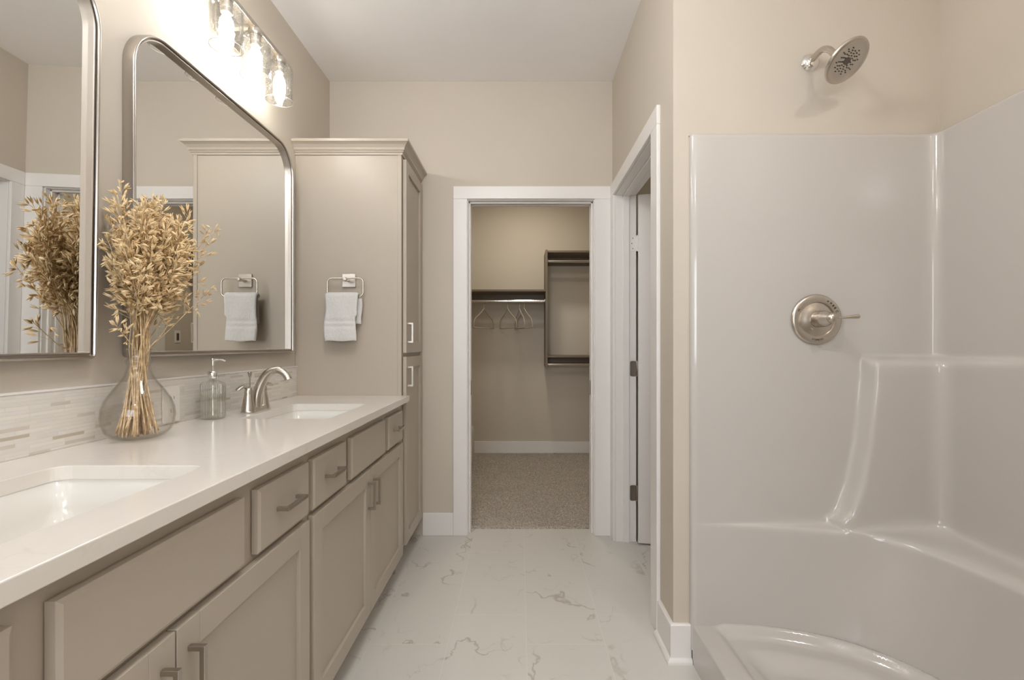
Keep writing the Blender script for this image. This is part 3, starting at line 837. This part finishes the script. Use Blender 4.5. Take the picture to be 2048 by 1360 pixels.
def thin(bm, p, q, r):
    d = (q - p).normalized(); s = d.orthogonal().normalized(); e = d.cross(s)
    A = [bm.verts.new(p + r * (math.cos(2 * PI * j / 3) * s + math.sin(2 * PI * j / 3) * e)) for j in range(3)]
    B = [bm.verts.new(q + r * (math.cos(2 * PI * j / 3) * s + math.sin(2 * PI * j / 3) * e)) for j in range(3)]
    for j in range(3): bm.faces.new((A[j], A[(j + 1) % 3], B[(j + 1) % 3], B[j]))


def oat(tip, label, group=None, nsp=44, spread=.026, head=.55, bend=None):
    tip = Vector(tip); ctr = Vector((VX, VY, 0))
    out = Vector((tip.x - VX, tip.y - VY, 0))
    od = out.normalized() if out.length > .001 else Vector((1, 0, 0))
    a = random.uniform(0, 2 * PI); rn = .0185 * math.sqrt(random.random())
    neck = Vector((VX + rn * math.cos(a), VY + rn * math.sin(a), VZ + .212)) + od * .002
    a2 = math.atan2(od.y, od.x) + PI + random.gauss(0, .8); rb = random.uniform(.012, .050)
    foot = Vector((VX + rb * math.cos(a2), VY + rb * math.sin(a2), VZ + .009 + .02 * random.random() * (rb > .03)))
    mid = neck.lerp(tip, .45) - od * (bend if bend is not None else .022) + Vector((random.gauss(0, .006), random.gauss(0, .006), .0))
    P = catmull([foot, neck, mid, tip], 8)
    bm = NB(); n_ = len(P); sweep(bm, P, [.0019 - .0011 * i / (n_ - 1) for i in range(n_)], 6)
    st = obj('oat_stem', bm, M['stalk'], smooth=True); tag(st, label, 'dried oat', group)
    bm = NB(); i0 = int(n_ * (1 - head * .62))
    for k_ in range(nsp):
        f = (k_ + random.random()) / nsp
        x = i0 + (n_ - 1 - i0) * f; i = min(int(x), n_ - 2); p = P[i].lerp(P[i + 1], x - i); d = (P[i + 1] - P[i]).normalized()
        side = Vector((random.gauss(0, 1), random.gauss(0, 1), random.gauss(0, .5))); side = (side - side.dot(d) * d).normalized()
        L = spread * (.35 + .9 * (1 - f)) * random.uniform(.5, 1.2)
        q = p + side * L + d * L * random.uniform(.3, 1.2)
        if q.x < XL + .02: q.x = XL + .02 + random.uniform(0, .012)
        thin(bm, p, q, .00045)
        dd = (side * random.uniform(.2, .9) + d * random.uniform(.1, .9) + Vector((0, 0, random.uniform(-.7, .5)))).normalized()
        if q.x < XL + .05 and dd.x < 0: dd.x = abs(dd.x)
        spikelet(bm, q, dd, random.uniform(.017, .026), random.uniform(.0026, .0039))
    spikelet(bm, P[-1], P[-1] - P[-2], .018, .0024)
    obj('seed_head', bm, M['oat'], st, smooth=True)


G_OAT = 'dried oat stems in the glass vase'
for i in range(66):
    # tips fan out in a lopsided crown, kept off the wall
    while True:
        u_, v_ = random.uniform(-1, 1), random.uniform(-1, 1)
        if u_ * u_ + v_ * v_ < 1: break
    ty = VY + .025 + .118 * u_; tx = VX + .026 + .092 * v_
    tz = 1.575 - .13 * (u_ * u_) - random.uniform(0, .17) + (.03 if u_ < -.3 else 0)
    oat((tx, ty, tz), 'tawny dried oat stem with a drooping seed head, standing in the glass vase', G_OAT)
for i in range(12):
    a = 2 * PI * (i + random.random()) / 12
    oat((VX + .035 + .075 * math.cos(a), VY + .005 + .115 * math.sin(a), random.uniform(1.34, 1.46)), 'tawny dried oat stem with a drooping seed head, standing in the glass vase', G_OAT, 30, .024, .5)
oat((VX + .075, VY + .215, 1.525), 'stray dried oat reaching highest to the right out of the vase', None, 22, .030, .5, -.01)
oat((VX + .070, VY + .185, 1.50), 'stray dried oat beside the one reaching highest to the right', None, 20, .026, .45, -.005)
oat((VX + .075, VY + .190, 1.325), 'lone dried oat bending out low to the right of the bouquet', None, 14, .022, .42, .004)
oat((VX + .02, VY + .15, 1.30), 'short dried oat low on the right side of the bouquet', None, 14, .020, .4, .004)
oat((VX + .02, VY - .10, 1.20), 'short dried oat low on the left side of the bouquet', None, 12, .018, .5, .004)

# ------------------------------------------------------------------ shower
def arc_path(knots, radii, counts, narc=7):
    out = []
    K = [Vector((x, y)) for x, y in knots]
    starts = [K[0]]; ends = []
    for i in range(1, len(K) - 1):
        r_ = radii[i - 1]
        di = (K[i] - K[i - 1]); do = (K[i + 1] - K[i])
        ri = min(r_, di.length * .49); ro = min(r_, do.length * .49)
        ends.append(K[i] - di.normalized() * ri); starts.append(K[i] + do.normalized() * ro)
    ends.append(K[-1])
    for s in range(len(K) - 1):
        n_ = counts[s]
        for j in range(n_): out.append(starts[s].lerp(ends[s], j / (n_ - 1)))
        if s < len(K) - 2:
            for j in range(1, narc):
                t_ = j / narc; out.append((1 - t_) ** 2 * ends[s] + 2 * t_ * (1 - t_) * K[s + 1] + t_ * t_ * starts[s + 1])
    return out

YE = .075
YP = 1.710
CN = (26, 5, 22, 40)
def upper(o_=0.0):
    return arc_path([(.621 - o_ * .2, YP + o_), (1.228, YP + o_), (1.285, YP + o_), (1.494 + o_, YP + o_), (1.494 + o_, YE)], (.004, .004, .045), CN)
def bx_at(z):
    T = ((1.12, 1.228), (1.02, 1.226), (.80, 1.203), (.65, 1.172), (.56, 1.140), (.50, 1.110))
    for (z1, x1), (z0, x0) in zip(T, T[1:]):
        if z >= z0: return x0 + (x1 - x0) * min(1, (z - z0) / (z1 - z0))
    return T[-1][1]
def middle(z):
    xb = bx_at(z)
    q_ = .016 + .012 * max(0, min(1, (.8 - z) / .3)); return arc_path([(.621, YP), (xb, YP), (xb + .016, YP - .060), (1.466, YP - .060), (1.466, YE)], (q_, q_, .06), CN)
def dense(pts, count, marks):
    C_ = catmull([(x, y, 0) for x, y in pts], 16); cum = [0]
    for a, c in zip(C_, C_[1:]): cum.append(cum[-1] + (c - a).length)
    def at(s):
        s = max(0, min(cum[-1], s))
        for i in range(len(cum) - 1):
            if s <= cum[i + 1]: return C_[i].lerp(C_[i + 1], (s - cum[i]) / max(1e-9, cum[i + 1] - cum[i]))
        return C_[-1]
    out = []
    for i in range(count):
        for (i0, s0), (i1, s1) in zip(marks, marks[1:]):
            if i0 <= i <= i1:
                p = at(s0 + (s1 - s0) * (i - i0) / (i1 - i0)); out.append(Vector((p.x, p.y))); break
    return out
NP = len(upper())
iB, iC, iD = CN[0] + 3, CN[0] + 6 + CN[1] + 3, CN[0] + 6 + CN[1] + 6 + CN[2] + 3
seat_pts = [(.621, 1.709), (.74, 1.703), (.90, 1.690), (1.05, 1.668), (1.14, 1.642), (1.22, 1.600), (1.29, 1.525), (1.335, 1.40), (1.36, 1.22), (1.375, .9), (1.38, .5), (1.38, YE)]
floor_pts = [(.621, 1.706), (.74, 1.702), (.88, 1.684), (1.02, 1.640), (1.13, 1.575), (1.215, 1.480), (1.27, 1.36), (1.305, 1.20), (1.325, 1.0), (1.335, .8), (1.34, .5), (1.34, YE)]
mk = ((0, 0), (iB, .49), (iC, .53), (iD, .86), (NP - 1, 2.25))
seat = dense(seat_pts, NP, mk); flo = dense(floor_pts, NP, mk)
def lerpP(A, B, t_): return [a.lerp(c, t_) for a, c in zip(A, B)]
rows = []
def row(pts, z): rows.append(([(p.x, p.y) for p in pts], z))
row(upper(.019), 1.906); row(upper(.012), 1.910); row(upper(.004), 1.909); row(upper(.0), 1.903)
for i in range(7): row(upper(), 1.895 - i * .127)
for i in range(4): row(upper(), 1.128 - i * .0035)
U, Mi = upper(), middle(1.09)
for f_, z in ((.02, 1.113), (.07, 1.109), (.15, 1.1065), (.4, 1.101), (.65, 1.0955), (.8, 1.091), (.90, 1.086), (.97, 1.079), (1.0, 1.070)): row(lerpP(U, Mi, f_), z)
for i in range(1, 30): z = 1.068 - (1.068 - .55) * i / 29; row(middle(z), z)
M5 = middle(.50)
for f_, z in ((.01, .530), (.04, .519), (.09, .512), (.16, .508), (.3, .505), (.5, .503), (.7, .500), (.82, .497), (.91, .491), (.975, .481), (1.0, .468)): row(lerpP(M5, seat, f_), z)
for i in range(1, 14):
    z = .468 - (.468 - .16) * i / 13; row(lerpP(seat, flo, .75 * (i / 13) ** 1.3), z)
row(lerpP(seat, flo, .85), .135); row(lerpP(seat, flo, 1.0), .10); row(lerpP(seat, flo, 1.0), .05)
b = NB(); V = [[b.verts.new((x, y, z)) for x, y in pts] for pts, z in rows]
for a, c in zip(V, V[1:]):
    for i in range(NP - 1): b.faces.new((a[i], a[i + 1], c[i + 1], c[i]))
# left return edge back to the wall
L_ = [b.verts.new((r_[0].co.x - .004, min(r_[0].co.y + .008, YS - .001), r_[0].co.z)) for r_ in V]; L2 = [b.verts.new((.6165, YS - .001, r_[0].co.z)) for r_ in V]
for i in range(len(V) - 1):
    b.faces.new((V[i][0], V[i + 1][0], L_[i + 1], L_[i])); b.faces.new((L_[i], L_[i + 1], L2[i + 1], L2[i]))
sh = thing('shower_stall', 'glossy white one-piece shower stall with moulded corner seat and ledge', 'shower', (1.06, 1.0, 0))
def local(o, par):
    o.parent = par; o.matrix_parent_inverse = Matrix.Translation(-Vector(par.location))
so_ = obj('surround', b, M['gel'], None, smooth=True); local(so_, sh)
# pan as a height field
poly = [Vector((p.x, p.y)) for p in flo]
def dist_poly(x, y):
    best = 9
    p = Vector((x, y))
    for a, c in zip(poly, poly[1:]):
        e = c - a; L = e.length_squared
        t_ = 0 if L < 1e-12 else max(0, min(1, (p - a).dot(e) / L)); d = (a + e * t_ - p).length
        if d < best: best = d
    return best
def sm(a, b_, x): t_ = max(0, min(1, (x - a) / (b_ - a))); return t_ * t_ * (3 - 2 * t_)
def smin(a, b_, k): 
    h = max(k - abs(a - b_), 0) / k; return min(a, b_) - h * h * k / 4
def pan_h(x, y):
    d = dist_poly(x, y) if x < 1.40 else 0
    d = min(d, max(YP - y, 0) + .004)
    e = x - .621
    dd = smin(smin(d, max(e - .03, 0), .06), y - YE, .05)
    h = .116 - .034 * sm(.085, .155, dd)
    h = max(h, .116 + .035 * (1 - sm(0.0, .045, d)) ** 2) if d < .045 else h
    curb = .14 - .001 * (e / .08)
    w = sm(.070, .112, e)
    return curb * (1 - w) + h * w
xs = [.621] + [.6215 + .003 * i for i in range(4)] + [.635 + .0075 * i for i in range(98)]
ys = [YE + .012 * i for i in range(85)] + [YE + .012 * 84 + .0066 * i for i in range(1, 96)]
ys = [y for y in ys if y <= YP + .004]
b = NB(); V = []
for i, x in enumerate(xs):
    V.append([b.verts.new((x, y, (pan_h(x, y) - (.006, .003, .001, 0, 0)[i] if i < 5 else pan_h(x, y)))) for y in ys])
low = [b.verts.new((.621, y, 0.0)) for y in ys]
for j in range(len(ys) - 1): b.faces.new((low[j], low[j + 1], V[0][j + 1], V[0][j]))
for a, c in zip(V, V[1:]):
    for j in range(len(ys) - 1): b.faces.new((a[j], a[j + 1], c[j + 1], c[j]))
so_ = obj('shower_pan', b, M['gel'], None, smooth=True); local(so_, sh)

# shower head
t = thing('shower_fixture', 'round brushed nickel shower head on a bent arm above the shower panel', 'shower head', (1.056, YS, 2.176))
R90 = Matrix.Rotation(PI / 2, 4, 'X')
b = NB(); lathe(b, [(.0001, .018), (.014, .018), (.022, .015), (.030, .008), (.033, .001)], 36, M4=R90); obj('flange', b, M['chrome'], t, smooth='auto')
hd = Vector((.022, -.160, -.088))
MM = Matrix.Translation(hd) @ Matrix.Rotation(math.radians(24), 4, 'Z') @ Matrix.Rotation(math.radians(-41), 4, 'X')
arm = catmull([(0, -.004, 0), (0, -.035, .006), (.001, -.070, .004), (.004, -.098, -.012), tuple(MM @ Vector((0, 0, .062))), tuple(MM @ Vector((0, 0, .046)))], 7)
b = NB(); sweep(b, arm, .0105, 16, up=Vector((1, 0, 0))); obj('arm', b, M['nickel'], t, smooth='auto')
b = NB(); R = .071
lathe(b, [(.012, .052), (.016, .050), (.017, .040), (.0135, .036), (.018, .030), (.028, .020), (.045, .012), (.063, .007), (R, .002), (R + .002, -.002), (R, -.007), (R - .004, -.008), (R - .006, -.006), (.05, -.0045), (.0001, -.004)], 64, M4=MM); hp = obj('head_disc', b, M['nickel'], t, smooth='auto')
b = NB()
for r_, n_, ph in ((.017, 9, 0), (.0245, 12, .2), (.032, 16, .1), (.040, 16, .05)):
    for j in range(n_):
        a = 2 * PI * j / n_ + ph
        if r_ > .038 and (j % 4 == 0): continue
        lathe(b, [(.0019, -.0040), (.0019, -.0062), (.0001, -.0064)], 8, M4=MM @ Matrix.Translation((r_ * math.cos(a), r_ * math.sin(a), 0)))
nz = obj('nozzles', b, M['rubber'], hp)
b = NB(); lathe(b, [(.0115, -.004), (.0115, -.0062), (.0001, -.0066)], 28, M4=MM); obj('centre_cap', b, M['engrave'], hp, smooth='auto')

# shower valve
t = thing('shower_valve', 'round brushed nickel shower valve trim with lever handle on the shower wall', 'shower valve', (1.064, YP - .0005, 1.240))
b = NB(); lathe(b, [(.090, .0005), (.0905, .004), (.088, .009), (.083, .0115), (.064, .0125), (.0615, .0115), (.060, .008), (.045, .012), (.032, .018), (.030, .018)], 72, M4=R90); pl_ = obj('escutcheon', b, M['nickel'], t, smooth='auto')
b = NB(); lathe(b, [(.0295, .012), (.0295, .030), (.027, .040), (.0285, .050), (.025, .062), (.017, .078), (.0155, .084), (.018, .089), (.0165, .098), (.010, .104), (.0001, .105)], 40, M4=R90); hb = obj('handle_hub', b, M['nickel'], t, smooth='auto')
b = NB(); pts = catmull([(.010, -.094, 0), (.030, -.096, .000), (.055, -.098, .003), (.078, -.099, .0045), (.086, -.099, .005)], 6)
N_ = len(pts); sweep(b, pts, [.0042 + .0042 * sm(.2, .8, i / (N_ - 1)) - .005 * sm(.93, 1.0, i / (N_ - 1)) for i in range(N_)], 14, up=Vector((0, 0, 1)), flat=.9); obj('lever', b, M['nickel'], hb, smooth='auto')
b = NB(); lathe(b, [(.0035, .010), (.0035, .016), (.0001, .0165)], 14, (-.022, 0, -.034), M4=R90); obj('screw', b, M['chrome'], pl_, smooth='auto')


def letters(txt, size, ang, rad, parent, flip=False):
    """characters laid round the escutcheon rim, facing the room"""
    n_ = len(txt); step = size * .86 / rad
    for i, ch in enumerate(txt):
        if flip: a = ang + (i - (n_ - 1) / 2) * step; rotz = a + PI / 2
        else: a = ang - (i - (n_ - 1) / 2) * step; rotz = a - PI / 2
        cu = bpy.data.curves.new('rim_letter', 'FONT'); cu.body = ch; cu.size = size * 1.35; cu.align_x = 'CENTER'; cu.align_y = 'CENTER'; cu.extrude = .0002
        tmp = bpy.data.objects.new('tmp', cu); COL.objects.link(tmp); bpy.context.view_layer.update()
        me = bpy.data.meshes.new_from_object(tmp.evaluated_get(bpy.context.evaluated_depsgraph_get())); bpy.data.objects.remove(tmp); bpy.data.curves.remove(cu)
        me.materials.clear(); me.materials.append(M['engrave'])
        o_ = bpy.data.objects.new('rim_letter', me); COL.objects.link(o_)
        o_.parent = parent
        o_.matrix_local = Matrix.Translation((rad * math.cos(a), -.0127, rad * math.sin(a))) @ Matrix.Rotation(-rotz, 4, 'Y') @ Matrix.Rotation(PI / 2, 4, 'X')
letters('PIONEER', .0068, -PI / 2, .0735, pl_, True)
letters('H', .0095, math.radians(154), .074, pl_)
letters('C', .0095, math.radians(22), .074, pl_)
for i, a in enumerate((60, 50, 41, 33)):
    a = math.radians(a); b = NB(); s = .0016 + .0008 * i
    MQ = Matrix.Translation((.074 * math.cos(a), -.0126, .074 * math.sin(a))) @ Matrix.Rotation(-(a - PI / 2), 4, 'Y')
    vs = [b.verts.new(MQ @ Vector(p)) for p in ((-.003, 0, -s), (.003, 0, -s - .0006), (.003, 0, s + .0006), (-.003, 0, s))]; b.faces.new(vs)
    r = bmesh.ops.extrude_face_region(b, geom=b.faces[:])
    for v in [e for e in r['geom'] if isinstance(e, bmesh.types.BMVert)]: v.co.y -= .0004
    obj('dial_mark', b, M['engrave'], pl_)

# ------------------------------------------------------------------ closet fittings
PX = .252
SH_Y = 4.69
def shelf_unit(name, x0, x1, z, label):
    o = NB(); bx(o, x0, x1, SH_Y, CYB - .001, z - .019, z); s = obj(name, o, M['shelf'], bevel=.001); tag(s, label, 'shelf', 'dark closet shelves')
    o = NB(); bx(o, x0, x1, CYB - .018, CYB - .001, z - .105, z - .0195); obj('cleat', o, M['shelf'], s)
    return s
shelf_unit('closet_shelf', CXL + .001, PX - .0005, 1.697, 'long dark closet shelf left of the divider, above the hangers')
shelf_unit('closet_shelf', PX + .0205, CXR - .001, 2.082, 'topmost dark closet shelf right of the divider')
shelf_unit('closet_shelf', PX + .0205, CXR - .001, 1.044, 'lowest dark closet shelf right of the divider')
b = NB(); bx(b, PX, PX + .020, SH_Y - .01, CYB - .001, .93, 2.088); o = obj('closet_divider', b, M['shelf'], bevel=.001); tag(o, 'tall dark vertical closet panel between the shelves', 'panel')
def rod(x0, x1, z, label):
    b = NB(); R9 = Matrix.Rotation(PI / 2, 4, 'Y')
    lathe(b, [(.0001, 0), (.0165, 0), (.0165, x1 - x0), (.0001, x1 - x0)], 20, (x0, 4.735, z), M4=R9); o = obj('closet_rod', b, M['rod'], smooth='auto'); tag(o, label, 'rod', 'closet rods')
    for xx in (x0 + .0, x1 - .008):
        b = NB(); lathe(b, [(.0001, 0), (.024, 0), (.024, .008), (.0001, .008)], 20, (xx, 4.735, z), M4=R9); obj('rod_socket', b, M['hinge'], o, smooth='auto')
RODZ = 1.586
rod(CXL + .002, PX - .001, RODZ, 'chrome closet rod holding the four hangers')
rod(PX + .021, CXR - .002, 1.985, 'chrome closet rod below the topmost shelf')
rod(PX + .021, CXR - .002, .955, 'chrome closet rod below the lowest shelf')

def hanger_mesh():
    b = NB()
    L = [(.0, 0), (-.018, -.014), (-.06, -.044), (-.115, -.076), (-.160, -.100), (-.188, -.128), (-.199, -.160), (-.198, -.186), (-.184, -.196)]
    top = [(-x, z) for x, z in L][::-1]
    prof = [(x, z) for x, z in L] + [(0, -.197)] + top[0:-1]
    loop = catmull([(x, 0, z) for x, z in prof] + [(0, 0, 0)], 4)[:-1]
    sweep(b, loop, .0048, 8, closed=True, up=Vector((0, 1, 0)), flat=.9)
    return b
HK = [(0, 0, .0), (0, 0, .03), (.004, 0, .042), (.019, 0, .058), (.021, 0, .076), (.012, 0, .090), (-.002, 0, .092), (-.013, 0, .084), (-.017, 0, .071)]
labels = ['leftmost beige velvet hanger on the closet rod, hanging alone', 'second beige velvet hanger from the left on the closet rod', 'third beige velvet hanger from the left, overlapped by the last one', 'rightmost beige velvet hanger on the closet rod']
src = None
for i, (px, ang) in enumerate(((968, 65), (1015.5, -64), (1039, -76), (1048.5, -68))):
    X = (px - 1040) / 950 * 4.735
    b = hanger_mesh(); h = obj('clothes_hanger', b, M['hanger'], smooth=True)
    b = NB(); sweep(b, catmull(HK, 5), .0018, 8, up=Vector((0, 1, 0))); obj('hook', b, M['rod'], h, smooth=True)
    h.location = (X, 4.735, RODZ - .0735); h.rotation_euler = (0, 0, math.radians(ang)); tag(h, labels[i], 'hanger', 'hangers on the closet rod')

# pouf
t = thing('pouf', 'round cream upholstered pouf half hidden by the closet door jamb', 'pouf', (-.640, 4.36, .012))
b = NB(); lathe(b, [(.0001, .405), (.16, .405), (.195, .398), (.213, .380), (.218, .350), (.219, .2), (.219, .09), (.213, .06), (.19, .045), (.0001, .042)], 56); obj('cushion_body', b, M['boucle'], t, smooth='auto')
for i in range(4):
    a = PI / 4 + i * PI / 2; b = NB(); lathe(b, [(.0001, 0), (.012, 0), (.016, .044), (.0001, .044)], 16, (.15 * math.cos(a), .15 * math.sin(a), 0)); obj('leg', b, M['dark'], t, smooth='auto')
